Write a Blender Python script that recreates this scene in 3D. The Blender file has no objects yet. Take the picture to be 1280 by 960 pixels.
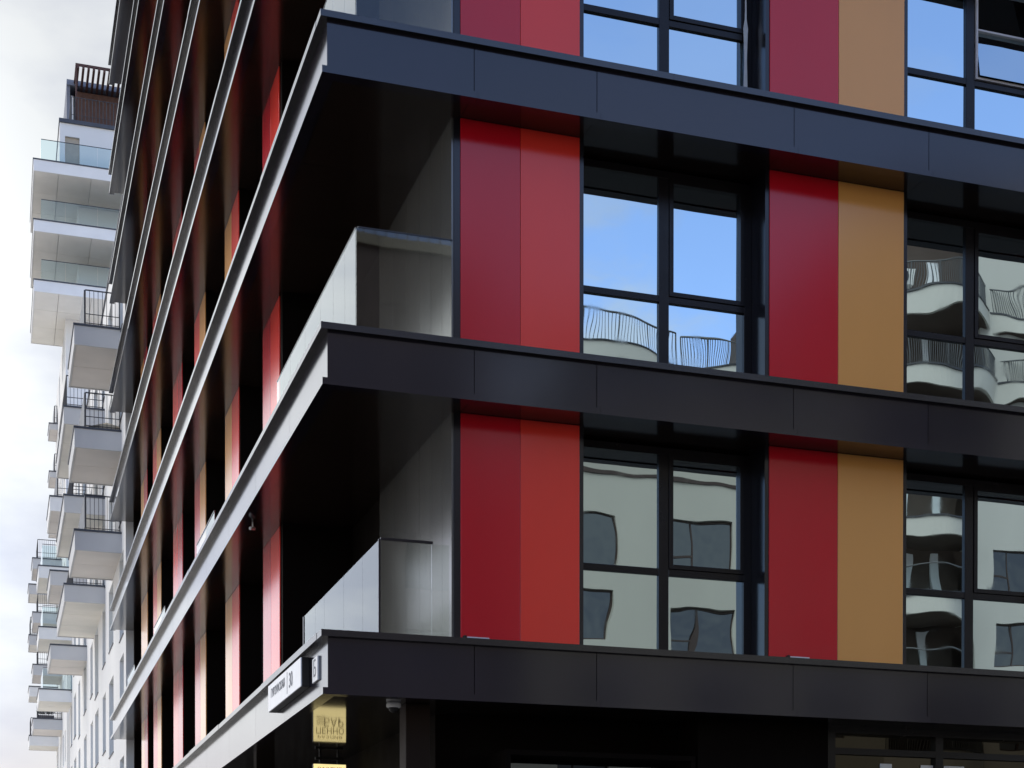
import bpy, math, random
from mathutils import Vector, Matrix
random.seed(7)
R = math.radians
scene = bpy.context.scene
COL = scene.collection

# ------------------------------------------------------------------ helpers
class MB:
    def __init__(self): self.v = []; self.f = []
    def box(self, x0, x1, y0, y1, z0, z1):
        n = len(self.v)
        self.v += [(x0,y0,z0),(x1,y0,z0),(x1,y1,z0),(x0,y1,z0),(x0,y0,z1),(x1,y0,z1),(x1,y1,z1),(x0,y1,z1)]
        self.f += [tuple(n+i for i in q) for q in ((0,3,2,1),(4,5,6,7),(0,1,5,4),(1,2,6,5),(2,3,7,6),(3,0,4,7))]
        return self
    def prism(self, pts, z0, z1):
        n = len(self.v); k = len(pts)
        self.v += [(x,y,z0) for x,y in pts] + [(x,y,z1) for x,y in pts]
        self.f.append(tuple(n+i for i in range(k-1,-1,-1))); self.f.append(tuple(n+k+i for i in range(k)))
        for i in range(k):
            j = (i+1) % k
            self.f.append((n+i, n+j, n+k+j, n+k+i))
        return self
    def tube(self, p0, p1, r, seg=8, r1=None):
        p0 = Vector(p0); p1 = Vector(p1); r1 = r if r1 is None else r1
        d = (p1-p0).normalized(); a = d.orthogonal().normalized(); b = d.cross(a)
        n = len(self.v)
        for p, rr in ((p0,r),(p1,r1)):
            for i in range(seg):
                t = 2*math.pi*i/seg
                self.v.append(tuple(p + a*rr*math.cos(t) + b*rr*math.sin(t)))
        for i in range(seg):
            j = (i+1) % seg
            self.f.append((n+i, n+j, n+seg+j, n+seg+i))
        self.f.append(tuple(n+i for i in range(seg-1,-1,-1))); self.f.append(tuple(n+seg+i for i in range(seg)))
        return self
    def lathe(self, c, prof, seg=20):
        n = len(self.v); k = len(prof)
        for r, z in prof:
            for i in range(seg):
                t = 2*math.pi*i/seg
                self.v.append((c[0]+r*math.cos(t), c[1]+r*math.sin(t), c[2]+z))
        for a in range(k-1):
            for i in range(seg):
                j = (i+1) % seg
                self.f.append((n+a*seg+i, n+a*seg+j, n+(a+1)*seg+j, n+(a+1)*seg+i))
        self.f.append(tuple(n+i for i in range(seg-1,-1,-1))); self.f.append(tuple(n+(k-1)*seg+i for i in range(seg)))
        return self
    def grid(self, o, u, w, nu, nw, fn=None):
        o = Vector(o); u = Vector(u); w = Vector(w); n = len(self.v)
        for j in range(nw+1):
            for i in range(nu+1):
                p = o + u*(i/nu) + w*(j/nw)
                if fn: p = p + fn(i/nu, j/nw)
                self.v.append(tuple(p))
        for j in range(nw):
            for i in range(nu):
                a = n + j*(nu+1) + i
                self.f.append((a, a+1, a+nu+2, a+nu+1))
        return self
    def xf(self, M, start=0):
        for i in range(start, len(self.v)): self.v[i] = tuple(M @ Vector(self.v[i]))
        return self
    def build(self, name, mat, parent=None, label=None, smooth=False, bevel=0):
        me = bpy.data.meshes.new(name); me.from_pydata(self.v, [], self.f); me.update()
        if mat: me.materials.append(mat)
        if smooth:
            for p in me.polygons: p.use_smooth = True
        o = bpy.data.objects.new(name, me); COL.objects.link(o)
        if parent:
            o.parent = parent
            o.matrix_parent_inverse = Matrix.Identity(4)
            w = parent.matrix_world if False else world_of(parent)
            o.matrix_parent_inverse = w.inverted()
        if label: o['label'] = label
        if bevel:
            m = o.modifiers.new('bevel', 'BEVEL'); m.width = bevel; m.segments = 2; m.limit_method = 'ANGLE'
        return o
def world_of(o):
    M = Matrix.Translation(o.location) @ o.rotation_euler.to_matrix().to_4x4()
    return M if o.parent is None else world_of(o.parent) @ o.matrix_parent_inverse @ M
def tag(o, label, cat, group=None, kind=None):
    if label: o['label'] = label
    if cat: o['category'] = cat
    if group: o['group'] = group
    if kind: o['kind'] = kind
    return o
def empty(name, loc, label, cat, group=None):
    o = bpy.data.objects.new(name, None); COL.objects.link(o); o.location = loc
    o.empty_display_size = .3
    return tag(o, label, cat, group)
def text_mesh(name, s, size, mat, M, parent, extrude=.002, align='CENTER', sx=1.0):
    cu = bpy.data.curves.new(name, 'FONT'); cu.body = s; cu.size = size; cu.extrude = extrude
    cu.align_x = align; cu.align_y = 'CENTER'
    t = bpy.data.objects.new(name + '_curve', cu); COL.objects.link(t)
    dg = bpy.context.evaluated_depsgraph_get(); dg.update()
    me = bpy.data.meshes.new_from_object(t.evaluated_get(dg)); me.name = name
    bpy.data.objects.remove(t); bpy.data.curves.remove(cu)
    for v in me.vertices: v.co = M @ Vector((v.co.x*sx, v.co.y, v.co.z))
    me.materials.clear(); me.materials.append(mat)
    o = bpy.data.objects.new(name, me); COL.objects.link(o)
    if parent:
        o.parent = parent; o.matrix_parent_inverse = world_of(parent).inverted()
    return o

# ------------------------------------------------------------------ materials
def newmat(name):
    m = bpy.data.materials.new(name); m.use_nodes = True
    nt = m.node_tree; return m, nt, nt.nodes, nt.links, nt.nodes['Principled BSDF']
def surf(name, col, rough=.5, ior=1.5, var=.08, nscale=3.0, bump=0.0, bscale=8.0, metallic=0.0, island=0.0, rvar=.25, streak=0.0):
    """painted / rendered surface: tone and gloss wander a little over it, optional bump"""
    m, nt, N, Lk, B = newmat(name)
    tc = N.new('ShaderNodeTexCoord')
    mp = N.new('ShaderNodeMapping'); Lk.new(tc.outputs['Object'], mp.inputs['Vector'])
    if streak: mp.inputs['Scale'].default_value = (1, 1, 1-streak)
    nz = N.new('ShaderNodeTexNoise'); nz.inputs['Scale'].default_value = nscale; nz.inputs['Detail'].default_value = 5
    Lk.new(mp.outputs['Vector'], nz.inputs['Vector'])
    mr = N.new('ShaderNodeMapRange'); mr.inputs['From Min'].default_value = .3; mr.inputs['From Max'].default_value = .7
    mr.inputs['To Min'].default_value = 1-var; mr.inputs['To Max'].default_value = 1+var
    Lk.new(nz.outputs['Fac'], mr.inputs['Value'])
    val = mr.outputs['Result']
    if island:
        g = N.new('ShaderNodeNewGeometry')
        m2 = N.new('ShaderNodeMapRange'); m2.inputs['To Min'].default_value = 1-island; m2.inputs['To Max'].default_value = 1+island
        Lk.new(g.outputs['Random Per Island'], m2.inputs['Value'])
        mu = N.new('ShaderNodeMath'); mu.operation = 'MULTIPLY'; Lk.new(val, mu.inputs[0]); Lk.new(m2.outputs['Result'], mu.inputs[1]); val = mu.outputs[0]
    vm = N.new('ShaderNodeVectorMath'); vm.operation = 'SCALE'; vm.inputs[0].default_value = col
    Lk.new(val, vm.inputs['Scale']); Lk.new(vm.outputs['Vector'], B.inputs['Base Color'])
    mr3 = N.new('ShaderNodeMapRange'); mr3.inputs['To Min'].default_value = rough*(1-rvar); mr3.inputs['To Max'].default_value = rough*(1+rvar)
    n2 = N.new('ShaderNodeTexNoise'); n2.inputs['Scale'].default_value = nscale*.6; n2.inputs['Detail'].default_value = 3
    Lk.new(tc.outputs['Object'], n2.inputs['Vector']); Lk.new(n2.outputs['Fac'], mr3.inputs['Value'])
    Lk.new(mr3.outputs['Result'], B.inputs['Roughness'])
    B.inputs['IOR'].default_value = ior; B.inputs['Metallic'].default_value = metallic
    if bump:
        bn = N.new('ShaderNodeTexNoise'); bn.inputs['Scale'].default_value = bscale; bn.inputs['Detail'].default_value = 2
        Lk.new(tc.outputs['Object'], bn.inputs['Vector'])
        b = N.new('ShaderNodeBump'); b.inputs['Strength'].default_value = 1; b.inputs['Distance'].default_value = bump
        Lk.new(bn.outputs['Fac'], b.inputs['Height']); Lk.new(b.outputs['Normal'], B.inputs['Normal'])
    return m
def emit(name, col, s):
    m, nt, N, Lk, B = newmat(name)
    B.inputs['Base Color'].default_value = (*col, 1); B.inputs['Roughness'].default_value = .4
    B.inputs['Emission Color'].default_value = (*col, 1); B.inputs['Emission Strength'].default_value = s
    return m
def clear_glass(name, tint, ior=1.75):
    m, nt, N, Lk, B = newmat(name); N.remove(B)
    out = N['Material Output']
    tr = N.new('ShaderNodeBsdfTransparent'); tr.inputs['Color'].default_value = (*tint, 1)
    gl = N.new('ShaderNodeBsdfAnisotropic'); gl.inputs['Roughness'].default_value = .015; gl.inputs['Color'].default_value = (.93,.97,.96,1)
    fr = N.new('ShaderNodeFresnel'); fr.inputs['IOR'].default_value = ior
    tc = N.new('ShaderNodeTexCoord'); nz = N.new('ShaderNodeTexNoise'); nz.inputs['Scale'].default_value = .9; nz.inputs['Detail'].default_value = 1
    Lk.new(tc.outputs['Object'], nz.inputs['Vector'])
    b = N.new('ShaderNodeBump'); b.inputs['Distance'].default_value = .0009; Lk.new(nz.outputs['Fac'], b.inputs['Height'])
    Lk.new(b.outputs['Normal'], gl.inputs['Normal'])
    mx = N.new('ShaderNodeMixShader'); g = N.new('ShaderNodeNewGeometry'); inv = N.new('ShaderNodeMath'); inv.operation = 'SUBTRACT'; inv.inputs[0].default_value = 1
    Lk.new(g.outputs['Backfacing'], inv.inputs[1]); mf = N.new('ShaderNodeMath'); mf.operation = 'MULTIPLY'
    Lk.new(fr.outputs[0], mf.inputs[0]); Lk.new(inv.outputs[0], mf.inputs[1]); Lk.new(mf.outputs[0], mx.inputs[0]); Lk.new(tr.outputs[0], mx.inputs[1]); Lk.new(gl.outputs[0], mx.inputs[2])
    Lk.new(mx.outputs[0], out.inputs['Surface'])
    return m
def coated_glass(name, tint, dist=.0035, scale=1.1):
    """dark sun-control glazing: strong mirror with the slow waviness of toughened panes"""
    m, nt, N, Lk, B = newmat(name)
    B.inputs['Base Color'].default_value = (*tint, 1); B.inputs['Metallic'].default_value = 1.0
    tc = N.new('ShaderNodeTexCoord')
    mp = N.new('ShaderNodeMapping'); mp.inputs['Scale'].default_value = (1.0, 1.0, .8); Lk.new(tc.outputs['Object'], mp.inputs['Vector'])
    nz = N.new('ShaderNodeTexNoise'); nz.inputs['Scale'].default_value = scale; nz.inputs['Detail'].default_value = 1.2; nz.inputs['Roughness'].default_value = .4
    Lk.new(mp.outputs['Vector'], nz.inputs['Vector'])
    b = N.new('ShaderNodeBump'); b.inputs['Distance'].default_value = dist; Lk.new(nz.outputs['Fac'], b.inputs['Height'])
    Lk.new(b.outputs['Normal'], B.inputs['Normal'])
    # faint dust film
    n2 = N.new('ShaderNodeTexNoise'); n2.inputs['Scale'].default_value = 4; n2.inputs['Detail'].default_value = 6
    Lk.new(tc.outputs['Object'], n2.inputs['Vector'])
    mr = N.new('ShaderNodeMapRange'); mr.inputs['From Min'].default_value = .5; mr.inputs['From Max'].default_value = .8
    mr.inputs['To Min'].default_value = .004; mr.inputs['To Max'].default_value = .035; Lk.new(n2.outputs['Fac'], mr.inputs['Value'])
    Lk.new(mr.outputs['Result'], B.inputs['Roughness'])
    return m

M = {}
M['fascia']  = surf('dark_fascia_metal', (.014,.0115,.0185), .13, 1.68, .14, 1.2, .0008, 1.4, island=.18)
M['coping']  = surf('dark_coping_metal', (.012,.011,.013), .20, 1.8, .12, 2.0, .0006, 3, island=.12)
M['soffit']  = surf('dark_soffit_metal', (.019,.011,.008), .15, 1.62, .10, 1.5, .0012, 1.0, island=.15)
M['soffit_low'] = surf('dark_gloss_soffit', (.012,.010,.009), .055, 1.75, .10, 1.5, .0002, 1.0)
M['trim']    = surf('dark_trim_metal', (.010,.009,.013), .18, 1.6, .1, 2)
M['loggia']  = surf('loggia_wall_panel', (.085,.085,.078), .18, 2.1, .08, 1.5, .0008, 1.5, island=.10)
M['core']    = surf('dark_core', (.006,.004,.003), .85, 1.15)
M['frame']   = surf('window_frame_paint', (.008,.006,.007), .25, 1.4, .1, 6)
M['crimson'] = surf('crimson_panel_paint', (.62,.005,.017), .16, 1.58, .05, .7, .0006, 1.0, streak=.8)
M['red']     = surf('red_panel_paint', (.90,.046,.028), .16, 1.58, .05, .7, .0006, 1.0, streak=.8)
M['ochre']   = surf('ochre_panel_paint', (.82,.37,.095), .16, 1.58, .05, .7, .0006, 1.0, streak=.8)
M['pane']    = coated_glass('mirror_pane', (.56,.68,.72), .0038)
M['pane_dark'] = coated_glass('dark_pane', (.10,.11,.12), .002)
M['glass']   = clear_glass('balustrade_glass', (.91,.925,.90), 1.78)
M['glass_t'] = clear_glass('terrace_glass', (.87,.94,.945), 1.6)
M['alu']     = surf('brushed_aluminium', (.62,.63,.64), .35, 1.5, .08, 20, metallic=.6)
M['white_plastic'] = surf('white_plastic', (.72,.72,.70), .35, 1.5, .04, 10)
M['black']   = surf('black_metal', (.010,.009,.009), .4, 1.5)
M['sign_face'] = surf('white_sign_face', (.80,.81,.83), .3, 1.5, .03, 6)
M['ink']     = surf('grey_lettering', (.16,.17,.20), .5)
M['film']    = surf('grey_film', (.55,.57,.58), .4, 1.5, .1, 9)
M['sash']    = surf('pale_sash', (.62,.60,.62), .4)
M['lit']     = emit('yellow_lightbox', (.88,.72,.33), .40)
M['brown_ink'] = surf('brown_lettering', (.36,.27,.10), .6)
M['white_wall'] = surf('white_render', (.80,.80,.79), .85, 1.4, .035, .5, .002, 30, streak=.7)
M['white_face'] = surf('white_balcony_face', (.80,.80,.79), .6, 1.45, .05, .9, island=.06)
M['grey_face']  = surf('grey_balcony_face', (.56,.56,.56), .6, 1.45, .05, .9, island=.06)
M['beige_soffit'] = surf('beige_soffit', (.82,.785,.71), .55, 1.45, .06, .8, island=.05)
M['grey_soffit'] = surf('grey_soffit', (.70,.65,.60), .45, 1.5, .06, .8, island=.05)
M['slate']   = surf('slate_trim', (.055,.062,.08), .5)
M['grey_wall'] = surf('grey_render', (.22,.24,.29), .8, 1.4, .05, .8)
M['railing'] = surf('dark_railing', (.035,.037,.045), .45)
M['rail_red'] = surf('pergola_wood', (.085,.042,.036), .6, 1.4, .2, 5)
M['wood_brown'] = surf('brown_slats', (.10,.05,.035), .6, 1.4, .2, 5)
M['door']    = surf('beige_door', (.42,.36,.28), .5)
M['tower_pane'] = coated_glass('tower_pane', (.50,.60,.66), .002)
M['reveal']  = surf('pale_reveal', (.58,.60,.60), .8)
M['canvas']  = surf('cream_canvas', (.66,.58,.44), .8, 1.4, .1, 6)
M['leaf']    = surf('dark_leaf', (.035,.045,.03), .7, 1.4, .4, 30)
M['pot']     = surf('grey_pot', (.16,.15,.15), .7)
M['opp_wall'] = surf('pale_beige_render', (.50,.49,.43), .85, 1.4, .04, .4, .002, 25, streak=.7)
M['opp_wall2'] = surf('warm_white_render', (.62,.61,.56), .85, 1.4, .04, .4, .002, 25, streak=.7)
M['brown_render'] = surf('brown_render', (.25,.22,.225), .85, 1.35, .06, .5)
M['opp_dark'] = surf('brown_back_wall', (.085,.062,.05), .7, 1.4, .15, 1.2)
M['opp_pane'] = coated_glass('street_pane', (.13,.14,.15), .010, 1.6)
M['opp_frame'] = surf('brown_frame', (.05,.032,.026), .5)
M['opp_rail'] = surf('grey_balcony_rail', (.10,.105,.11), .5)
M['asphalt'] = surf('asphalt', (.05,.05,.052), .85, 1.4, .2, 2.0, .004, 60)
M['paving']  = surf('grey_paving', (.13,.125,.12), .8, 1.4, .12, 1.4, .003, 20)
M['bounce_ground']   = surf('pale_bounce_ground', (.58,.55,.50), .8, 1.4, .1, 1.0, .002, 20)  # kept pale so the added ground throws light upward
M['kerb']    = surf('kerb_stone', (.32,.31,.29), .8, 1.4, .1, 4)
M['paint']   = surf('road_paint', (.72,.72,.70), .7, 1.4, .12, 5)
M['bronze']  = surf('bronze_column', (.020,.012,.008), .6, 1.2, .1, 2)
M['shop_pane'] = coated_glass('shop_pane', (.05,.045,.035), .003)
M['paper']   = surf('white_paper', (.78,.76,.72), .7)

# ------------------------------------------------------------------ setting: ground
EYE = 1.6
def structure(name, mb, mat): return tag(mb.build(name, mat), None, None, None, 'structure')
structure('ground', MB().grid((-260,-260,-.13),(520,0,0),(0,520,0),4,4), M['asphalt'])
structure('pavement', MB().box(-2.4,30,-3.2,34,-.125,0).box(-9,60,-36.0,-31.5,-.125,0), M['paving'])
structure('bounce_ground', MB().box(-140,100,40,190,-.128,-.02).box(-140,-9,-3,39.99,-.128,-.02), M['bounce_ground'])  # unseen pale ground, added to bounce light up onto the tower soffits
structure('kerb', MB().box(-2.55,30,-3.35,-3.203,-.125,.004).box(-2.55,-2.403,-3.2,34,-.125,.004), M['kerb'])
rm = MB()
for i in range(14): rm.box(-20+i*6, -17+i*6, -17.42, -17.28, -.126, -.122)
structure('road_markings', rm, M['paint'])

# ------------------------------------------------------------------ main building
LV = [4.857, 8.138, 11.457] + [11.457 + 3.3*k for k in range(1, 7)]
HB = [.69, .657, .655] + [.655]*6
XE, YE = 16.6, 32.75            # slab ends
bld = empty('apartment_building', (8, 15, 0), 'dark corner apartment block with red, crimson and ochre panels between black floor bands', 'building')
JX = [.082, 1.728, 3.18, 5.676, 7.51, 9.9, 11.9, 14.2, XE-.115]
JY = [.06, 2.35, 5.0, 7.6, 10.3, 13.0, 15.6, 18.3, 21.0, 23.7, 26.4, 29.6, YE-.115]
for k, (L, h) in enumerate(zip(LV, HB)):
    ax = .082; ay = .06; g = .004
    fb = MB()
    zb, zt = L-h+.075, L-.07
    for x0, x1 in zip(JX[:-1], JX[1:]):
        e0 = 0 if x0 == JX[0] else g
        fb.box(x0+e0, x1-g, ay, ay+.03, zb, zt)
    for y0, y1 in zip(JY[:-1], JY[1:]):
        e0 = .032 if y0 == JY[0] else g
        fb.box(ax, ax+.03, y0+e0, y1-g, zb, zt)
    fb.box(ax+.032, XE-.2, YE-.145, YE-.115, zb, zt)
    band = fb.build('floor_band', M['fascia'], bld)
    # coping: projecting cap along the whole edge, in lengths
    cp = MB()
    cx = [0, 4.1, 8.2, 12.4, XE]; cyy = [.26, 4.0, 8.2, 12.1, 16.2, 20.3, 24.4, 28.5, YE]
    for x0, x1 in zip(cx[:-1], cx[1:]): cp.box(x0+(0 if x0 == 0 else .002), x1, 0, .26, L-.07, L)
    for i, (y0, y1) in enumerate(zip(cyy[:-1], cyy[1:])):
        dz = random.choice((0, 0, .004, .008))
        cp.box(-.003 if dz else 0, .26, y0+.002, y1, L-.07, L+dz)
    cp.build('coping', M['coping'], band)
    lp = MB()
    for x0, x1 in zip(JX[:-1], JX[1:]): lp.box((.02 if x0 == JX[0] else x0+.033), (XE if x1 == JX[-1] else x1+.03), .02, .17, L-h, L-h+.073)
    for y0, y1 in zip(JY[:-1], JY[1:]): lp.box(.02, .17, (.172 if y0 == JY[0] else y0+.033), (YE if y1 == JY[-1] else y1+.03), L-h, L-h+.073)
    lp.build('drip_edge', M['fascia'], band)
    # slab body and soffit sheets
    MB().box(.15, XE-.1, .15, YE-.1, L-h+.06, L-.012).build('slab_core', M['core'], band)
    sf = MB(); zs = L-h+.012
    def sheet(x0, x1, y0, y1): sf.box(x0, x1-.006, y0, y1-.006, zs, zs+.03)
    xs = [1.7, 3.17, 5.55, 7.5, 9.8, 11.8, 14.2, XE-.1]
    if k == 0:
        sheet(.17, 1.7, .17, 1.9); sheet(.17, 1.7, 1.9, 4.1); sheet(.17, 1.7, 4.1, 6.2); sheet(.17, 1.7, 6.2, 9.4)
        for x0, x1 in zip(xs[:-1], xs[1:]): sheet(x0, x1, .17, 3.2)
        for y0 in range(0, 8): sheet(.17, 1.7, 9.4+2.9*y0, min(9.4+2.9*y0+2.9, YE-.1))
    else:
        sheet(.17, 1.7, .17, 2.1); sheet(.17, 1.7, 2.1, 4.05); sheet(.17, 1.7, 4.05, 6.03)
        for x0, x1 in zip(xs[:-1], xs[1:]): sheet(x0, x1, .17, 1.05)
        ys = [6.03, 7.6, 10.0, 12.6, 15.2, 17.8, 20.4, 23.0, 25.6, 28.2, 30.8, YE-.1]
        for i, (y0, y1) in enumerate(zip(ys[:-1], ys[1:])): sheet(.17, .55 if False else 1.05, y0, y1)
    sf.build('soffit', M['soffit_low'] if k == 0 else M['soffit'], band)

# solid heart of the block, above the shops and behind the glazing
zc0, zc1 = LV[0]-.02, LV[-1]
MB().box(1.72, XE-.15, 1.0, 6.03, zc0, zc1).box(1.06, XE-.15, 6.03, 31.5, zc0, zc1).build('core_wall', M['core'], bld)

def pane_grid(o, u, w, nrm, tilt):
    """one pane, very slightly out of true so that every pane mirrors a little differently"""
    a, b = tilt; nrm = Vector(nrm)
    return MB().grid(o, u, w, 1, 1, lambda s, t: nrm*((s-.5)*a + (t-.5)*b))

def window_y(x0, x1, z0, z1, tilts, sash_open=False, yp=.87):
    """window in the street front (faces -Y): frame, sash, four panes"""
    xm = (x0+x1)/2; zt = z0+1.065
    f = MB()
    f.box(x0, x0+.10, yp, yp+.09, z0, z1).box(x1-.10, x1, yp, yp+.09, z0, z1)
    f.box(x0+.10, x1-.10, yp, yp+.09, z1-.09, z1).box(x0+.10, x1-.10, yp, yp+.09, z0, z0+.08)
    f.box(xm-.065, xm+.065, yp-.004, yp+.09, z0+.08, z1-.09)
    f.box(x0+.10, xm-.065, yp-.002, yp+.09, zt, zt+.08).box(xm+.065, x1-.10, yp-.002, yp+.09, zt, zt+.08)
    w = f.build('window', M['frame'], bld, bevel=.004)
    # opening light: upper right-hand sash
    s = MB(); a0, a1, b0, b1 = xm+.066, x1-.101, zt+.081, z1-.091; sw = .055
    for q in ((a0, a0+sw, b0, b1), (a1-sw, a1, b0, b1), (a0+sw, a1-sw, b1-sw, b1), (a0+sw, a1-sw, b0, b0+sw)):
        s.box(q[0], q[1], yp-.018, yp+.05, q[2], q[3])
    if sash_open:
        s = MB(); sw = .03
        for q in ((a0, a0+sw, b0, b1), (a1-sw, a1, b0, b1), (a0+sw, a1-sw, b1-sw, b1), (a0+sw, a1-sw, b0, b0+sw), (a0+sw, a1-sw, b0+.62, b0+.645)):
            s.box(q[0], q[1], yp-.03, yp+.02, q[2], q[3])
    so = s.build('sash', M['sash'] if sash_open else M['frame'], w, bevel=.003, label='pale thin-framed sash standing ajar' if sash_open else None)
    quads = [(x0+.10, xm-.065, zt+.08, z1-.09), (a0+sw, a1-sw, b0+sw, b1-sw), (x0+.10, xm-.065, z0+.08, zt), (xm+.065, x1-.10, z0+.08, zt)]
    for i, (p, q, r, t) in enumerate(quads):
        tl = tilts[i]
        if sash_open and i == 1: tl = (0.0, .20)
        pane_grid((p, yp+.03, r), (q-p, 0, 0), (0, 0, t-r), (0, 1, 0), tl).build('pane', M['pane'], so if i == 1 else w)
    return w

PX = [(1.626, 3.19, (('crimson', 1.70, 2.408), ('red', 2.414, 3.135))),
      (5.53, 7.495, (('crimson', 5.585, 6.516), ('ochre', 6.522, 7.437))),
      (9.80, 11.42, (('red', 9.86, 10.6), ('crimson', 10.606, 11.36))),
      (13.72, 15.6, (('ochre', 13.78, 14.65), ('crimson', 14.656, 15.54)))]
WX = [(3.19, 5.53), (7.495, 9.80), (11.42, 13.72)]
names = {'crimson': 'crimson cladding panel', 'red': 'bright red cladding panel', 'ochre': 'ochre yellow cladding panel'}
random.seed(3)
for k in range(3):
    z0 = LV[k]; z1 = LV[k+1]-HB[k+1]+.012
    for x0, x1, ps in PX:
        pr = MB().box(x0, x1, .512, 1.0, z0, z1).build('pier', M['trim'], bld)
        for c, a, b in ps:
            MB().box(a, b, .495, .514, z0+.03, z1-.004).build('cladding_panel', M[c], pr, label=names[c], bevel=.003)
    for wi, (x0, x1) in enumerate(WX):
        tl = [(random.uniform(-.003, .003), random.uniform(-.004, .004)) for _ in range(4)]
        w = window_y(x0, x1, z0, z1-.03, tl, sash_open=(k == 2 and wi == 1))
        if k == 2 and wi == 0:     # loose grey film hanging down the reveal beside the frame
            fm = MB(); zz = [0, .25, .5, .8, 1.1, 1.18, 1.3, 1.6, 2.0, 2.4]
            wd = [.055, .05, .045, .03, .05, .06, .02, .012, .035, .05]
            n0 = len(fm.v)
            for z_, w_ in zip(zz, wd):
                fm.v += [(x1-.10-w_/2, yp_ , z0+.02+z_) for yp_ in (.845,)] + [(x1-.10+w_/2, .835, z0+.02+z_)]
            for i in range(len(zz)-1): fm.f.append((2*i, 2*i+1, 2*i+3, 2*i+2))
            fo = fm.build('protective_film', M['film'], w, label='grey strip of torn film')
            so_ = fo.modifiers.new('thick', 'SOLIDIFY'); so_.thickness = .003

# side front (faces -X)
PY = [(6.04, 7.61, ('red', 'crimson')), (10.03, 11.78, ('red', 'ochre')), (14.48, 16.30, ('ochre', 'crimson')),
      (18.48, 20.44, ('crimson', 'red')), (23.2, 25.28, ('ochre', 'red')), (26.86, 28.81, ('crimson', 'ochre'))]
ALT = {1: {0: ('red', 'crimson'), 5: ('ochre', 'ochre')}, 2: {2: ('ochre', 'red'), 1: ('red', 'ochre')}}
for k in range(6):
    z0 = LV[k]; z1 = LV[k+1]-HB[k+1]+.012
    for i, (y0, y1, cs) in enumerate(PY):
        cs = ALT.get(k, {}).get(i, cs)
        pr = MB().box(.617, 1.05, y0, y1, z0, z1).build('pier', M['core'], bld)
        ym = (y0+y1)/2
        for c, a, b in ((cs[0], y0+.05, ym-.003), (cs[1], ym+.003, y1-.05)):
            MB().box(.60, .619, a, b, z0+.03, z1-.004).build('cladding_panel', M[c], pr, label=names[c], bevel=.003)
    gaps = [(7.61, 10.03), (11.78, 14.48), (16.30, 18.48), (20.44, 23.2), (25.28, 26.86), (28.81, 31.4)]
    for y0, y1 in gaps:
        f = MB(); xp = .96; ym = (y0+y1)/2; zt = z0+1.065; zz = z1-.03
        f.box(xp, xp+.09, y0, y0+.08, z0, zz).box(xp, xp+.09, y1-.08, y1, z0, zz).box(xp, xp+.09, y0+.08, y1-.08, zz-.09, zz)
        f.box(xp, xp+.09, y0+.08, y1-.08, z0, z0+.08).box(xp-.003, xp+.09, ym-.06, ym+.06, z0+.08, zz-.09)
        f.box(xp-.002, xp+.09, y0+.08, ym-.06, zt, zt+.08).box(xp-.002, xp+.09, ym+.06, y1-.08, zt, zt+.08)
        w = f.build('window', M['frame'], bld)
        for (p, q) in ((y0+.08, ym-.06), (ym+.06, y1-.08)):
            for (r, t) in ((z0+.08, zt), (zt+.08, zz-.09)):
                MB().grid((xp+.04, q, r), (0, p-q, 0), (0, 0, t-r), 1, 1).build('pane', M['pane_dark'], w)
    MB().box(.62, 1.05, 31.4, 31.6, z0, z1).build('end_wall', M['core'], bld)
for k in range(6, 8):
    z0 = LV[k]; z1 = LV[k+1]-HB[k+1]
    MB().box(.62, 1.05, 6.03, 31.5, z0, z1).build('upper_wall', M['trim'], bld)
for k in range(3, 8):
    z0 = LV[k]; z1 = LV[k+1]-HB[k+1]
    MB().box(1.626, XE-.2, .52, 1.0, z0, z1).build('upper_wall', M['trim'], bld)

# corner loggia: side wall panels, back wall, glass balustrade with slim rail
for k in range(6):
    z0 = LV[k]; z1 = LV[k+1]-HB[k+1]+.012
    lw = MB()
    for y0, y1 in ((.53, .93), (.93, 1.42), (1.42, 1.95), (1.95, 2.6), (2.6, 3.3), (3.3, 4.05)):
        lw.box(1.60, 1.624, y0, y1-.006, z0, z1)
    lw.build('loggia_wall', M['loggia'], bld)
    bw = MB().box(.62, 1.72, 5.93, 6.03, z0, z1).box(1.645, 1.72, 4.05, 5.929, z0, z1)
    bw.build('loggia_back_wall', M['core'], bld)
    low = (k == 0)
    gx, gy, ge, xe = (.735, .44, 4.9, 1.55) if low else (.415, .14, 5.2, 1.5)
    gh = 1.11
    gb = MB()
    if low:
        xs = [gx, 1.34, xe]; ysg = [gy+.02, 1.25, 2.3, 3.5, 4.1, ge]
    else:
        xs = [gx, xe]; ysg = [gy+.02, .72, 1.36, 2.1, 3.1, 4.15, ge]
    for a, b in zip(xs[:-1], xs[1:]): gb.box(a+.004, b-.004, gy, gy+.014, z0-.01, z0+gh)
    for a, b in zip(ysg[:-1], ysg[1:]): gb.box(gx, gx+.014, a+.003, b-.003, z0-.01, z0+gh)
    go = gb.build('glass_balustrade', M['glass'], bld)
    rl = MB()
    if low:
        rl.box(gx+.02, gx+.62, gy-.006, gy+.02, z0+gh+.002, z0+gh+.03)
        rl.box(gx-.004, gx+.018, gy-.004, gy+.018, z0, z0+gh+.012)
        rl.box(gx-.01, gx+.03, ge, ge+.04, z0, z0+gh)
    else:
        rl.box(gx+.02, xe, gy-.004, gy+.018, z0+gh+.002, z0+gh+.018)
        rl.box(gx-.003, gx+.017, gy+.02, ge, z0+gh+.002, z0+gh+.014)
    rl.build('handrail', M['alu'] if False else M['trim'], go)
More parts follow.
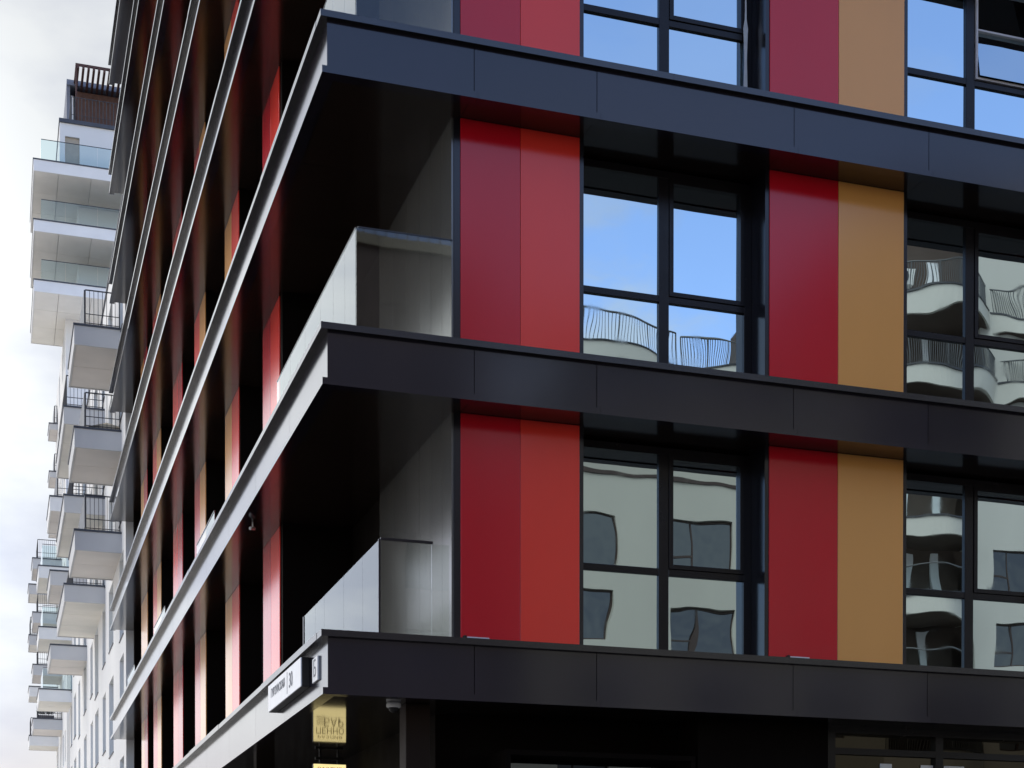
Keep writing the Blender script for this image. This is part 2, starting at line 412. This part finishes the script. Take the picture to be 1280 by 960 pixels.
# short glass guards in two openings of the side front
for k, y0, y1 in ((1, 11.82, 14.44), (1, 20.48, 23.16), (1, 28.85, 31.35)):
    g = MB().box(.42, .434, y0, y1, LV[k]-.01, LV[k]+1.0).build('glass_balustrade', M['glass'], bld)
    MB().box(.412, .442, y0, y1, LV[k]+1.002, LV[k]+1.02).build('handrail', M['trim'], g)

# ground floor under the lowest band
zg = LV[0]-HB[0]+.014
MB().box(6.5, XE-.2, .70, 1.2, 0, .35).box(4.7, 6.46, .62, 1.2, 0, zg).box(1.62, XE-.2, 1.3, 30.2, 0, zg).build('ground_floor_wall', M['core'], bld)
MB().box(1.06, 1.34, .5, .8, 0, zg).build('column', M['bronze'], bld, bevel=.01)
MB().box(.75, 1.05, 9.2, 9.5, 0, zg).build('column', M['bronze'], bld, bevel=.01)
MB().box(.75, 1.05, 16.2, 16.5, 0, zg).build('column', M['bronze'], bld, bevel=.01)
pf = MB().box(2.27, 2.33, .6, 1.3, 0, 3.66).box(4.60, 4.66, .6, 1.3, 0, 3.66).box(2.27, 4.66, .6, 1.3, 3.662, 3.72).build('entrance_portal', M['core'], bld)
MB().box(2.34, 4.59, 1.05, 1.1, .02, 3.65).build('door', M['pane_dark'], pf)
sw = MB()
for x in (6.5, 8.05, 9.6, 11.4, 13.2): sw.box(x, x+.11, .70, .82, .35, zg)
for a, b in ((6.61, 8.05), (8.16, 9.6), (9.71, 11.4), (11.51, 13.2)):
    sw.box(a, b, .70, .82, zg-.09, zg).box(a, b, .702, .82, 3.83, 3.91).box(a, b, .70, .82, .35, .43)
swo = sw.build('shop_window', M['frame'], bld)
for a, b in ((6.61, 8.05), (8.16, 9.6), (9.71, 11.4), (11.51, 13.2)):
    for r, t in ((.43, 3.83), (3.91, zg-.09)):
        MB().grid((a, .76, r), (b-a, 0, 0), (0, 0, t-r), 1, 1).build('pane', M['shop_pane'], swo)
for a, b in ((7.27, 7.44), (7.86, 8.04), (8.2, 8.5)):
    MB().box(a, b, .745, .75, 3.35, 3.735).build('notice', M['paper'], swo)

# ------------------------------------------------------------------ signs and fittings
def into(px, py, pz, ax, ay):   # text frame: local x -> ax, local y -> ay
    ax = Vector(ax); ay = Vector(ay); az = ax.cross(ay)
    m = Matrix((ax, ay, az)).transposed().to_4x4(); m.translation = (px, py, pz); return m
sg = empty('address_sign', (.05, 2.2, 4.40), 'white street-name light box numbered 30 under the lowest coping', 'sign')
MB().box(-.010, .0805, 1.075, 3.335, 4.402, 4.735).build('box', M['black'], sg, bevel=.004)
MB().box(-.022, -.0101, 1.08, 3.33, 4.405, 4.732).build('face', M['sign_face'], sg)
text_mesh('street_name', 'ГУРЗУФСКАЯ', .15, M['ink'], into(-.0245, 2.62, 4.60, (0,-1,0), (0,0,1)), sg, .001, sx=1.0)
text_mesh('house_number', '30', .25, M['ink'], into(-.0245, 1.72, 4.57, (0,-1,0), (0,0,1)), sg, .001, sx=1.0)
MB().box(-.025, -.0221, 1.955, 1.965, 4.44, 4.70).build('divider', M['ink'], sg)
pl = empty('letter_plate', (.1, .66, 4.53), 'small white square plate with one grey letter at the band corner', 'sign')
MB().box(.057, .081, .513, .808, 4.395, 4.662).build('plate', M['sign_face'], pl, bevel=.003)
text_mesh('letter', 'Б', .26, M['ink'], into(.0545, .66, 4.53, (0,-1,0), (0,0,1)), pl, .001)

hs = empty('hanging_sign', (1.23, 5.6, 4.18), 'lit yellow light box with brown lettering hung from the dark soffit on rods', 'sign')
MB().box(.995, 1.47, 5.60, 5.68, 3.52, 4.02).build('box', M['black'], hs)
MB().box(.998, 1.467, 5.588, 5.599, 3.523, 4.017).build('lit_face', M['lit'], hs)
text_mesh('large_lettering', 'БАР', .17, M['brown_ink'], into(1.29, 5.586, 3.73, (1,0,0), (0,0,1)), hs, .001, sx=.9)
text_mesh('lettering', 'ПЕННО', .13, M['brown_ink'], into(1.235, 5.586, 3.855, (1,0,0), (0,0,1)), hs, .001, sx=.9)
text_mesh('small_lettering', 'РАЗЛИВ', .06, M['brown_ink'], into(1.235, 5.586, 3.95, (1,0,0), (0,0,1)), hs, .001, sx=1.5)
st = MB()
for i in range(4): st.box(1.04, 1.16, 5.583, 5.587, 3.66+i*.035, 3.672+i*.035)
st.build('striped_emblem', M['brown_ink'], hs)
for x in (1.10, 1.36): MB().box(x-.013, x+.013, 5.62, 5.65, 4.021, 4.20).build('rod', M['black'], hs)
MB().box(1.03, 1.43, 5.615, 5.655, 4.085, 4.12).build('crossbar', M['black'], hs)

dc = empty('dome_camera', (.925, .53, 4.166), 'white dome security camera on the dark soffit near the street corner', 'camera')
MB().lathe((.925,.53,4.18), [(.075,-.002),(.082,-.015),(.082,-.045),(.07,-.055)], 24).build('housing', M['white_plastic'], dc, smooth=False)
MB().lathe((.925,.53,4.13), [(.055,-.0055),(.052,-.03),(.036,-.05),(.012,-.06)], 20).build('dome', M['black'], dc, smooth=True)
bc = empty('bullet_camera', (.16, 6.0, 7.48), 'small white bullet camera under the first-floor band beside a red panel', 'camera')
MB().tube((.2,6.0,7.495),(.2,6.0,7.42),.012).build('bracket', M['white_plastic'], bc)
MB().tube((.225,6.03,7.41),(.155,5.93,7.385),.024,12).tube((.153,5.927,7.385),(.148,5.92,7.383),.018,12).build('body', M['white_plastic'], bc)
def uplight(x, z, label):
    e = empty('ledge_light', (x, .4, z), label, 'light fitting', 'small silver lights on the ledges')
    MB().box(x-.13, x+.13, .34, .38, z+.022, z+.05).build('body', M['alu'], e, bevel=.004)
    MB().box(x-.17, x-.14, .33, .39, z, z+.06).box(x-.10, x-.08, .345, .375, z, z+.0215).box(x+.08, x+.10, .345, .375, z, z+.0215).build('bracket', M['trim'], e)
uplight(1.92, LV[1]+.03, 'silver ledge light below the crimson panel one storey above the street signs')
uplight(1.86, LV[0]+.03, 'silver ledge light below the lowest crimson panel nearest the street signs')
uplight(5.92, LV[0]+.03, 'silver ledge light below the crimson panel beside the lowest ochre panel')

# ------------------------------------------------------------------ white residential tower behind
XW = .5
tw = empty('residential_tower', (8, 60, 0), 'white stepped residential tower with stacked balconies beyond the dark block', 'building')
def wall_holes(mb, x, y0, y1, z0, z1, holes, d=.45):
    """wall sheet at x facing -X with rectangular openings; reveals d deep"""
    ys = sorted({y0, y1} | {h[0] for h in holes} | {h[1] for h in holes})
    zs = sorted({z0, z1} | {h[2] for h in holes} | {h[3] for h in holes})
    for a, b in zip(ys[:-1], ys[1:]):
        run = None
        for c, e in zip(zs[:-1], zs[1:]):
            m = ((a+b)/2, (c+e)/2)
            inside = any(h[0] < m[0] < h[1] and h[2] < m[1] < h[3] for h in holes)
            if inside:
                if run: mb.box(x, x+d, a, b, *run); run = None
            else: run = (run[0] if run else c, e)
        if run: mb.box(x, x+d, a, b, *run)
cols = [(33.72,36.75),(38.2,41.4),(42.2,45.4),(46.4,49.0),(50.1,53.0),(54.8,57.5),(60.2,62.6),(64.2,66.6),(68.3,70.4)]
cols = [(a+.1, min(b, a+2.3)) for a, b in cols]
holes = []
for zi in range(0, 7):
    zf = 1.2 + 3.2*zi
    for ci, (a, b) in enumerate(cols):
        lo = .12 if (ci + zi) % 3 == 0 else .6
        holes.append((a, b if ci % 2 else b-.5, zf+lo, zf+2.75))
wb = MB(); wall_holes(wb, XW, 32.95, 71, 0, 24.2, holes)
wb.build('wing_wall', M['white_wall'], tw)
MB().box(XW+.451, 18, 33.2, 74.9, 0, 24.0).build('wing_body', M['white_wall'], tw)
MB().box(XW-.05, XW+.4, 32.95, 71, 24.202, 24.28).build('roof_edge', M['slate'], tw)
for (a, b, c, e) in holes:
    f = MB().box(XW+.35, XW+.44, a, a+.06, c, e).box(XW+.35, XW+.44, b-.06, b, c, e).box(XW+.35, XW+.44, a+.06, b-.06, e-.06, e).box(XW-.03, XW+.44, a+.001, b-.001, c, c+.03)
    w = f.build('window', M['slate'], tw)
    MB().grid((XW+.40, b-.06, c+.04), (0, a-b+.12, 0), (0,0,e-c-.1), 1, 1).build('pane', M['tower_pane'], w)
# upper block
hh = []
for zi in range(0, 11):
    zf = 1.2+3.2*zi
    for a in (76.6, 79.0, 83.2, 88.9): hh.append((a, a+1.1, zf+.6, zf+2.4))
tb = MB(); wall_holes(tb, XW, 75.0, 91.2, 0, 35.9, hh)
tb.build('tower_wall', M['white_wall'], tw)
MB().box(XW+.451, 20, 75.0, 91.2, 0, 35.9).build('tower_body', M['white_wall'], tw)
for (a, b, c, e) in hh:
    f = MB().box(XW+.35, XW+.44, a, a+.06, c, e).box(XW+.35, XW+.44, b-.06, b, c, e)
    w = f.build('window', M['slate'], tw)
    MB().grid((XW+.40, b-.06, c), (0, a-b+.12, 0), (0,0,e-c), 1, 1).build('pane', M['tower_pane'], w)
MB().box(1.2, 20, 75.2, 90.5, 35.9, 43.0).build('tower_body', M['white_wall'], tw)
ub = MB()
ub.box(.14, .3, 73.0, 82.0, 42.95, 45.75).box(1.18, 8, 73.0, 73.3, 42.95, 45.75).box(.3, 1.18, 73.0, 73.3, 45.05, 45.75).box(.3, .42, 73.0, 73.3, 42.95, 45.05)
ub.build('top_floor_wall', M['white_wall'], tw)
MB().box(.1, 8, 72.9, 82, 45.752, 45.95).build('roof_edge', M['slate'], tw)
MB().box(.43, 1.17, 73.12, 73.2, 42.95, 45.04).build('door', M['door'], tw)
MB().box(.3, 8, 73.31, 82, 43.0, 45.7).build('tower_body', M['white_wall'], tw)
ph = MB().box(.62, .8, 75.5, 83, 45.95, 49.1).box(.8, 8, 77.6, 83, 45.95, 49.1).box(.62, 8, 75.4, 83.1, 49.102, 49.4)
ph.build('penthouse', M['grey_wall'], tw)
MB().box(.84, .98, 75.6, 75.75, 45.95, 48.6).build('post', M['white_wall'], tw)
pg = MB().box(1.0, 1.08, 73.4, 73.48, 45.95, 49.2).box(1.0, 4.2, 73.4, 73.5, 49.2, 49.32).box(1.0, 1.1, 73.5, 77.5, 49.2, 49.32)
for i in range(11): pg.box(1.08+i*.28, 1.2+i*.28, 73.3, 77.6, 49.0, 49.19)
pgo = pg.build('pergola', M['rail_red'], tw)
MB().box(1.1, 4.2, 75.6, 75.7, 47.0, 48.9).build('slatted_screen', M['wood_brown'], pgo)
def bars(mb, p0, p1, z0, z1, step, r=.009, mid=None):
    p0 = Vector((*p0, 0)); p1 = Vector((*p1, 0)); n = max(1, round((p1-p0).length/step))
    d = p1-p0
    for i in range(n+1):
        p = p0 + d*(i/n); mb.tube((p.x, p.y, z0), (p.x, p.y, z1), r*(1.9 if i in (0, n) else 1), 5)
    for z in [z1] + ([mid] if mid else []) + [z0+.06]:
        mb.tube((p0.x, p0.y, z), (p1.x, p1.y, z), .022 if z == z1 else .014, 5)
rb = MB(); bars(rb, (.75, 73.05), (6, 73.05), 45.95, 47.25, .19, .022, 46.3)
bars(rb, (.75, 73.05), (.75, 76.5), 45.95, 47.2, .16, .012); rb.build('railing', M['railing'], tw)

def balcony(x0, y0, y1, zt, face, soff, rail, x1=XW, h=.65):
    s = MB().box(x0, x1, y0, y0+.06, zt-h, zt-.05).box(x0, x0+.06, y0+.062, y1, zt-h, zt-.05).box(x0+.062, x1, y1-.06, y1, zt-h, zt-.05)
    s.box(x0+.062, x1, y0+.062, y1-.062, zt-h+.12, zt-.06)
    b = s.build('balcony', face, tw)
    MB().box(x0-.03, x1, y0-.03, y1+.02, zt-.049, zt+.015).build('coping', M['slate'], b)
    sf = MB(); n = 2 if (y1-y0) < 6 else 3
    for i in range(n):
        a = y0+.065+(y1-y0-.13)*i/n; e = y0+.065+(y1-y0-.13)*(i+1)/n
        xm = (x0+x1)/2 if x1-x0 > 3 else None
        if xm:
            for p, q in ((x0+.065, x0+1.3), (x0+1.3, x0+3.0), (x0+3.0, x1)): sf.box(p, q-.02, a, e-.02, zt-h+.02, zt-h+.1)
        else: sf.box(x0+.065, x1, a, e-.02, zt-h+.02, zt-h+.1)
    sf.build('soffit', soff, b)
    if rail == 'bars' or rail == 'short':
        r = MB(); ins = .30 if rail == 'bars' else .1
        bars(r, (x0+ins, y0+.06), (x1-.05, y0+.06), zt+.015, zt+1.1, .125, .008, zt+.33)
        bars(r, (x0+ins, y0+.06), (x0+ins, y1-.1), zt+.015, zt+1.1, .125, .008)
        r.build('railing', M['railing'], b)
    elif rail == 'panel':      # bars in front, sheet-metal screen along the side
        r = MB(); bars(r, (x0+.34, y0+.06), (x1-.05, y0+.06), zt+.015, zt+1.1, .13, .009, zt+.36)
        r.box(x0+.30, x0+.325, y0+.06, y1-.2, zt+.1, zt+1.1); r.build('railing', M['railing'], b)
    elif rail == 'glass':
        r = MB()
        if x1-x0 > 3:
            for p, q in ((x0+.4, x0+1.62), (x0+1.64, x0+3.3), (x0+3.32, x1)): r.box(p, q, y0+.1, y0+.12, zt+.015, zt+1.1)
            r.box(x0+.4, x0+.42, y0+.14, y1-.1, zt+.015, zt+1.1)
        else:
            r.box(x0+.2, x1, y0+.1, y0+.12, zt+.015, zt+1.05).box(x0+.2, x0+.22, y0+.14, y1-.1, zt+.015, zt+1.05)
        g = r.build('glass_balustrade', M['glass_t'], b)
        MB().box(x0+.4 if x1-x0 > 3 else x0+.2, x1, y0+.09, y0+.13, zt+1.101, zt+1.125).build('handrail', M['railing'], g)
    return b
for z in (14.23, 17.43, 20.63): balcony(-.93, 34.5, 38.6, z, M['grey_face'], M['grey_soffit'], 'panel')
for z in (14.2, 17.4, 20.58): balcony(-.93, 42.4, 49.6, z, M['grey_face'], M['beige_soffit'], 'bars' if z < 20 else 'short')
for z in (14.1, 17.3, 20.5): balcony(-1.03, 54.4, 58.6, z, M['grey_face'] if z < 18 else M['white_face'], M['grey_soffit'], 'panel' if z > 18 else 'none')
for z in (14.27, 17.48, 20.64): balcony(-1.15, 68.6, 72.6, z, M['white_face'], M['beige_soffit'], 'glass')
for i, z in enumerate((14.33, 17.52, 20.61, 23.8)): balcony(-1.17, 80.9, 84.3, z, M['grey_face'], M['grey_soffit'], 'bars')
for i, z in enumerate((14.08, 17.17, 20.41, 23.6)): balcony(-1.26, 87.3, 90.2, z, M['white_face'] if i < 2 else M['grey_face'], M['beige_soffit'], 'none' if i % 2 else 'short')
for i, z in enumerate((27.4, 30.6, 33.6)):
    balcony(-.02, 86.6, 89.2, z, M['grey_face'], M['grey_soffit'], 'panel', h=.4)
for z in (36.5, 39.7, 42.9): balcony(-1.27, 71.5, 79.4, z, M['white_face'], M['beige_soffit'], 'glass', x1=8.0)

um = empty('parasol', (.12, 35.6, 17.45), 'cream parasol canopy behind the railing of a grey tower balcony', 'parasol')
MB().lathe((.12,35.6,17.45), [(.04,0),(.03,.45)], 8).build('pole', M['alu'], um)
cn = MB(); n = 8; c = (.12, 35.6)
cn.v.append((c[0], c[1], 17.98))
for i in range(n):
    t = 2*math.pi*(i+.5)/n; cn.v.append((c[0]+.62*math.cos(t), c[1]+.62*math.sin(t), 17.74))
for i in range(n):
    t = 2*math.pi*(i+.5)/n; cn.v.append((c[0]+.6*math.cos(t), c[1]+.6*math.sin(t), 17.62))
for i in range(n):
    j = (i+1) % n; cn.f.append((0, 1+i, 1+j)); cn.f.append((1+i, 1+n+i, 1+n+j, 1+j))
cn.build('canopy', M['canvas'], um)
pp = empty('potted_plants', (-.4, 81.6, 14.35), 'dark bushy plants in a trough on the lowest far tower balcony', 'plants')
MB().box(-.85, .05, 81.45, 81.75, 14.35, 14.6).build('trough', M['pot'], pp, bevel=.01)
lf = MB()
for i in range(420):
    x = random.uniform(-.85, .05); r = .12+.33*abs(math.sin(x*6.1+1)); a = random.uniform(0, 6.28); q = random.random()
    p = Vector((x+math.cos(a)*.12, 81.6+math.sin(a)*.2, 14.6+q*r+.08))
    u = Vector((random.gauss(0,1), random.gauss(0,1), random.gauss(0,1))).normalized()*.05; v = u.orthogonal().normalized()*.03
    k = len(lf.v); lf.v += [tuple(p-u), tuple(p-v), tuple(p+u), tuple(p+v)]; lf.f.append((k, k+1, k+2, k+3))
lf.build('foliage', M['leaf'], pp)

# ------------------------------------------------------------------ houses across the street, seen mirrored in the glazing
op = empty('balcony_house', (26, -42, 0), 'pale house across the street with curved balconies mirrored in the windows', 'building')
YO = -36.2
def wall_y(mb, y, x0, x1, z0, z1, holes, d=.25):
    xs = sorted({x0, x1} | {h[0] for h in holes} | {h[1] for h in holes}); zs = sorted({z0, z1} | {h[2] for h in holes} | {h[3] for h in holes})
    for a, b in zip(xs[:-1], xs[1:]):
        run = None
        for c, e in zip(zs[:-1], zs[1:]):
            m = ((a+b)/2, (c+e)/2)
            if any(h[0] < m[0] < h[1] and h[2] < m[1] < h[3] for h in holes):
                if run: mb.box(a, b, y-d, y, *run); run = None
            else: run = (run[0] if run else c, e)
        if run: mb.box(a, b, y-d, y, *run)
oh = []
for zi in range(5):
    zb = 15.3 - 3.1*zi
    for a, b in ((16.4, 18.5), (20.8, 23.35), (25.6, 28.2), (35.3, 38.0)): oh.append((a, b, zb, zb+1.9))
m_ = MB(); wall_y(m_, YO, 14.5, 30.2, 0, 18.65, [h for h in oh if h[0] < 30])
m_.build('wall', M['opp_wall'], op)
m_ = MB(); wall_y(m_, YO, 34.3, 46, 0, 31, [h for h in oh if h[0] > 30])
m_.build('wall', M['opp_wall2'], op)
MB().box(14.8, 30.2, YO-14, YO-.5, 0, 18.4).box(30.2, 46, YO-14, YO-2.2, 0, 30.6).box(30.2,34.3,YO-2.2,YO-1.6,0,31).build('body', M['opp_dark'], op)
MB().box(14.4, 30.2, YO-.3, YO+.06, 18.652, 18.8).build('roof_edge', M['opp_frame'], op)
for (a, b, c, e) in oh:
    f = MB(); y = YO-.2
    f.box(a, a+.07, y, y+.06, c, e).box(b-.07, b, y, y+.06, c, e).box(a+.07, b-.07, y, y+.06, e-.07, e).box(a+.07, b-.07, y, y+.06, c, c+.07)
    xm = a+(b-a)*.36; f.box(xm-.04, xm+.04, y, y+.06, c+.07, e-.07).box(a+.07, xm-.04, y, y+.06, c+.62, c+.69)
    w = f.build('window', M['opp_frame'], op)
    MB().grid((b-.05, y+.03, c+.05), (a-b+.1, 0, 0), (0,0,e-c-.1), 1, 1).build('pane', M['opp_pane'], w)
# upper, set-back storey with roof terrace and railing
MB().box(17.6, 30.2, YO-12, YO-3.4, 18.4, 23.6).build('upper_storey', M['opp_wall'], op)
def arc(x0, x1, y, bulge, n=20):
    return [(x0+(x1-x0)*i/n, y+bulge*math.sin(math.pi*i/n)) for i in range(n+1)]
def curved(x0, x1, z, bulge, solid=True, glass=False, y=YO):
    pts = arc(x0, x1, y-.02, bulge)
    poly = pts[::-1] + [(x0, y-1.2), (x1, y-1.2)][0:2]
    poly = [(x0, y-1.2)] + [(x1, y-1.2)] + pts[::-1]
    b = MB().prism(poly, z-.68, z).build('balcony', M['opp_wall2'], op)
    inner = [(x0+.1, y-1.2), (x1-.1, y-1.2)] + arc(x0+.1, x1-.1, y-.05, bulge-.12)[::-1]
    MB().prism(inner, z-.70, z-.682).build('soffit', M['opp_dark'], b)
    MB().prism([(p[0], p[1]) for p in arc(x0-.03, x1+.03, y, bulge+.04)] + [(p[0], p[1]) for p in arc(x0+.05, x1-.05, y-.05, bulge-.1)][::-1], z+.002, z+.07).build('coping', M['railing'], b)
    ap = arc(x0+.06, x1-.06, y-.05, bulge-.06, 60)
    if glass:
        g = MB()
        for p, q in zip(ap[:-1], ap[1:]): g.grid((p[0],p[1],z+.07), (q[0]-p[0], q[1]-p[1], 0), (0,0,1.0), 1, 1)
        g.build('glass_balustrade', M['glass_t'], b)
    r = MB()
    for p, q in zip(ap[:-1], ap[1:]): r.tube((*p, z+1.12), (*q, z+1.12), .035, 6)
    if not glass:
        for p in ap[::1]: r.tube((*p, z+.05), (*p, z+1.12), .014, 5)
        for p in ap[::10]: r.tube((*p, z+.05), (*p, z+1.12), .03, 5)
    r.build('railing', M['opp_rail'], b)
    return b
curved(13.2, 22.6, 24.4, 1.3, y=YO-2.6)
curved(22.7, 27.2, 24.3, .7, y=YO-2.6)
for z in (23.5, 26.8): curved(29.9, 34.9, z, 1.5); curved(33.9+1.05, 40, z-.1, 1.0)
for z in (5.6, 8.7, 11.7, 14.75, 17.8): curved(29.9, 34.3, z, 1.5, glass=z > 10)
for z in (0,):
    sc = MB()
    for zz in (11.8, 14.85, 17.9, 23.6, 26.9): sc.box(30.7, 31.9, YO-1.58, YO-1.5, zz, zz+2.1).box(32.9, 33.25, YO-1.58, YO-1.5, zz, zz+2.2)
    sc.build('balcony_door', M['sign_face'], op)
bh = empty('brown_house', (5, -43, 0), 'plain grey-brown house across the street with a railed flat roof, mirrored in the corner glass', 'building')
bholes = [(x, x+1.8, 3.2*k+1.1, 3.2*k+2.9) for k in range(7) for x in (-6.0, -2.6, .8, 4.2, 7.6, 10.6)]
m_ = MB(); wall_y(m_, YO-1.0, -9, 13.6, 0, 25.6, bholes); m_.build('wall', M['brown_render'], bh)
MB().box(-8.7, 13.3, YO-15, YO-1.3, 0, 25.4).build('body', M['brown_render'], bh)
MB().box(-9.2, 13.7, YO-1.6, YO-.85, 25.602, 25.95).build('roof_edge', M['opp_wall'], bh)
for (a, b, c, e) in bholes:
    y = YO-1.2
    f = MB().box(a, a+.07, y, y+.06, c, e).box(b-.07, b, y, y+.06, c, e).box(a+.07, b-.07, y, y+.06, e-.07, e).box(a+.07, b-.07, y, y+.06, c, c+.07).box((a+b)/2-.03, (a+b)/2+.03, y, y+.06, c+.07, e-.07)
    w_ = f.build('window', M['opp_frame'], bh)
    MB().grid((b-.05, y+.03, c+.05), (a-b+.1, 0, 0), (0,0,e-c-.1), 1, 1).build('pane', M['opp_pane'], w_)
r_ = MB(); bars(r_, (-8.9, YO-1.2), (13.4, YO-1.2), 25.96, 26.95, .4, .02); r_.build('railing', M['opp_rail'], bh)
ac = empty('air_conditioner', (31.6, YO-1.0, 27.9), 'white air conditioner with a round fan on a balcony across the street', 'air conditioner')
MB().box(31.2, 32.1, YO-1.45, YO-1.1, 27.9, 28.5).build('casing', M['white_plastic'], ac, bevel=.02)
MB().tube((31.55, YO-1.095, 28.2), (31.55, YO-1.07, 28.2), .24, 20).build('fan_grille', M['railing'], ac)

# ------------------------------------------------------------------ world: blue sky behind, white cloud ahead
w = bpy.data.worlds.new("World"); scene.world = w; w.use_nodes = True
nt = w.node_tree; N = nt.nodes; Lk = nt.links
bg = N['Background']; bg.inputs['Strength'].default_value = .11
SUN = Vector((-.45, .45, .77)).normalized()
sky = N.new('ShaderNodeTexSky'); sky.sky_type = 'NISHITA'; sky.sun_disc = False
sky.sun_elevation = math.asin(SUN.z); sky.sun_rotation = math.atan2(SUN.x, SUN.y)
sky.air_density = 1.1; sky.dust_density = .2; sky.ozone_density = 4.0
tc = N.new('ShaderNodeTexCoord')
def vdot(vec):
    d = N.new('ShaderNodeVectorMath'); d.operation = 'DOT_PRODUCT'; d.inputs[1].default_value = vec
    Lk.new(tc.outputs['Generated'], d.inputs[0]); return d.outputs['Value']
def mrange(src, a, b, c, e, smooth=True):
    m = N.new('ShaderNodeMapRange'); m.interpolation_type = 'SMOOTHSTEP' if smooth else 'LINEAR'
    for k, v in zip(('From Min','From Max','To Min','To Max'), (a,b,c,e)): m.inputs[k].default_value = v
    Lk.new(src, m.inputs['Value']); return m.outputs['Result']
def math2(op, a, b):
    m = N.new('ShaderNodeMath'); m.operation = op
    for i, q in enumerate((a, b)):
        if isinstance(q, (int, float)): m.inputs[i].default_value = q
        else: Lk.new(q, m.inputs[i])
    return m.outputs[0]
mp = N.new('ShaderNodeMapping'); mp.inputs['Scale'].default_value = (1, 1, 2.2); Lk.new(tc.outputs['Generated'], mp.inputs['Vector'])
nz = N.new('ShaderNodeTexNoise'); nz.inputs['Scale'].default_value = 5.5; nz.inputs['Detail'].default_value = 9; nz.inputs['Roughness'].default_value = .58
Lk.new(mp.outputs['Vector'], nz.inputs['Vector'])
bank = mrange(vdot((-.42, .91, 0)), -.65, .35, 0, 1)
wisp = math2('MULTIPLY', mrange(nz.outputs['Fac'], .43, .60, 0, .72), mrange(vdot((0,0,1)), .34, .50, 1.0, .12))
cov = math2('MAXIMUM', bank, wisp)
n2 = N.new('ShaderNodeTexNoise'); n2.inputs['Scale'].default_value = 5.0; n2.inputs['Detail'].default_value = 7; Lk.new(mp.outputs['Vector'], n2.inputs['Vector'])
cr = N.new('ShaderNodeValToRGB')
cr.color_ramp.elements[0].position = .38; cr.color_ramp.elements[0].color = (1.62, 1.74, 2.08, 1)
cr.color_ramp.elements[1].position = .60; cr.color_ramp.elements[1].color = (2.6, 2.68, 2.74, 1)
Lk.new(n2.outputs['Fac'], cr.inputs['Fac'])
hz = N.new('ShaderNodeMixRGB'); hz.inputs[2].default_value = (2.7, 2.42, 2.22, 1)
Lk.new(mrange(vdot((0,0,1)), .0, .17, 1, 0), hz.inputs[0]); Lk.new(cr.outputs['Color'], hz.inputs[1])
mx = N.new('ShaderNodeMixRGB'); Lk.new(cov, mx.inputs[0]); glow = mrange(vdot(tuple(Vector((-.36, .89, .24)).normalized())), .89, .99, 1.0, 2.15)
gv = N.new('ShaderNodeVectorMath'); gv.operation = 'SCALE'; Lk.new(hz.outputs[0], gv.inputs[0]); Lk.new(glow, gv.inputs['Scale'])
tint = N.new('ShaderNodeVectorMath'); tint.operation = 'MULTIPLY'; tint.inputs[1].default_value = (1.10, .97, 1.0)
Lk.new(sky.outputs['Color'], tint.inputs[0]); Lk.new(tint.outputs['Vector'], mx.inputs[1]); Lk.new(gv.outputs['Vector'], mx.inputs[2])
Lk.new(mx.outputs[0], bg.inputs['Color'])

sl = bpy.data.lights.new('sun', 'SUN'); sl.energy = .75; sl.angle = R(50); sl.color = (1.0, .95, .88)
so = bpy.data.objects.new('sun', sl); COL.objects.link(so); so.location = (-30, 20, 60)
so.rotation_euler = (-SUN).to_track_quat('-Z', 'Y').to_euler()

# ------------------------------------------------------------------ camera
cd = bpy.data.cameras.new('camera'); co = bpy.data.objects.new('camera', cd); COL.objects.link(co)
co.location = (-3.3252, -16.7112, EYE); co.rotation_euler = (R(90-.6131), 0, R(-18.1336))
cd.sensor_width = 36; cd.lens = 36*1971.138/1280; cd.shift_y = (1187.435-480)/1280; cd.clip_end = 2000; cd.clip_start = .1
scene.camera = co
vs = scene.view_settings; vs.view_transform = 'Standard'; vs.look = 'None'; vs.exposure = 1.55; vs.gamma = 1; vs.use_curve_mapping = False
scene.cycles.max_bounces = 8; scene.cycles.glossy_bounces = 6; scene.cycles.transparent_max_bounces = 12
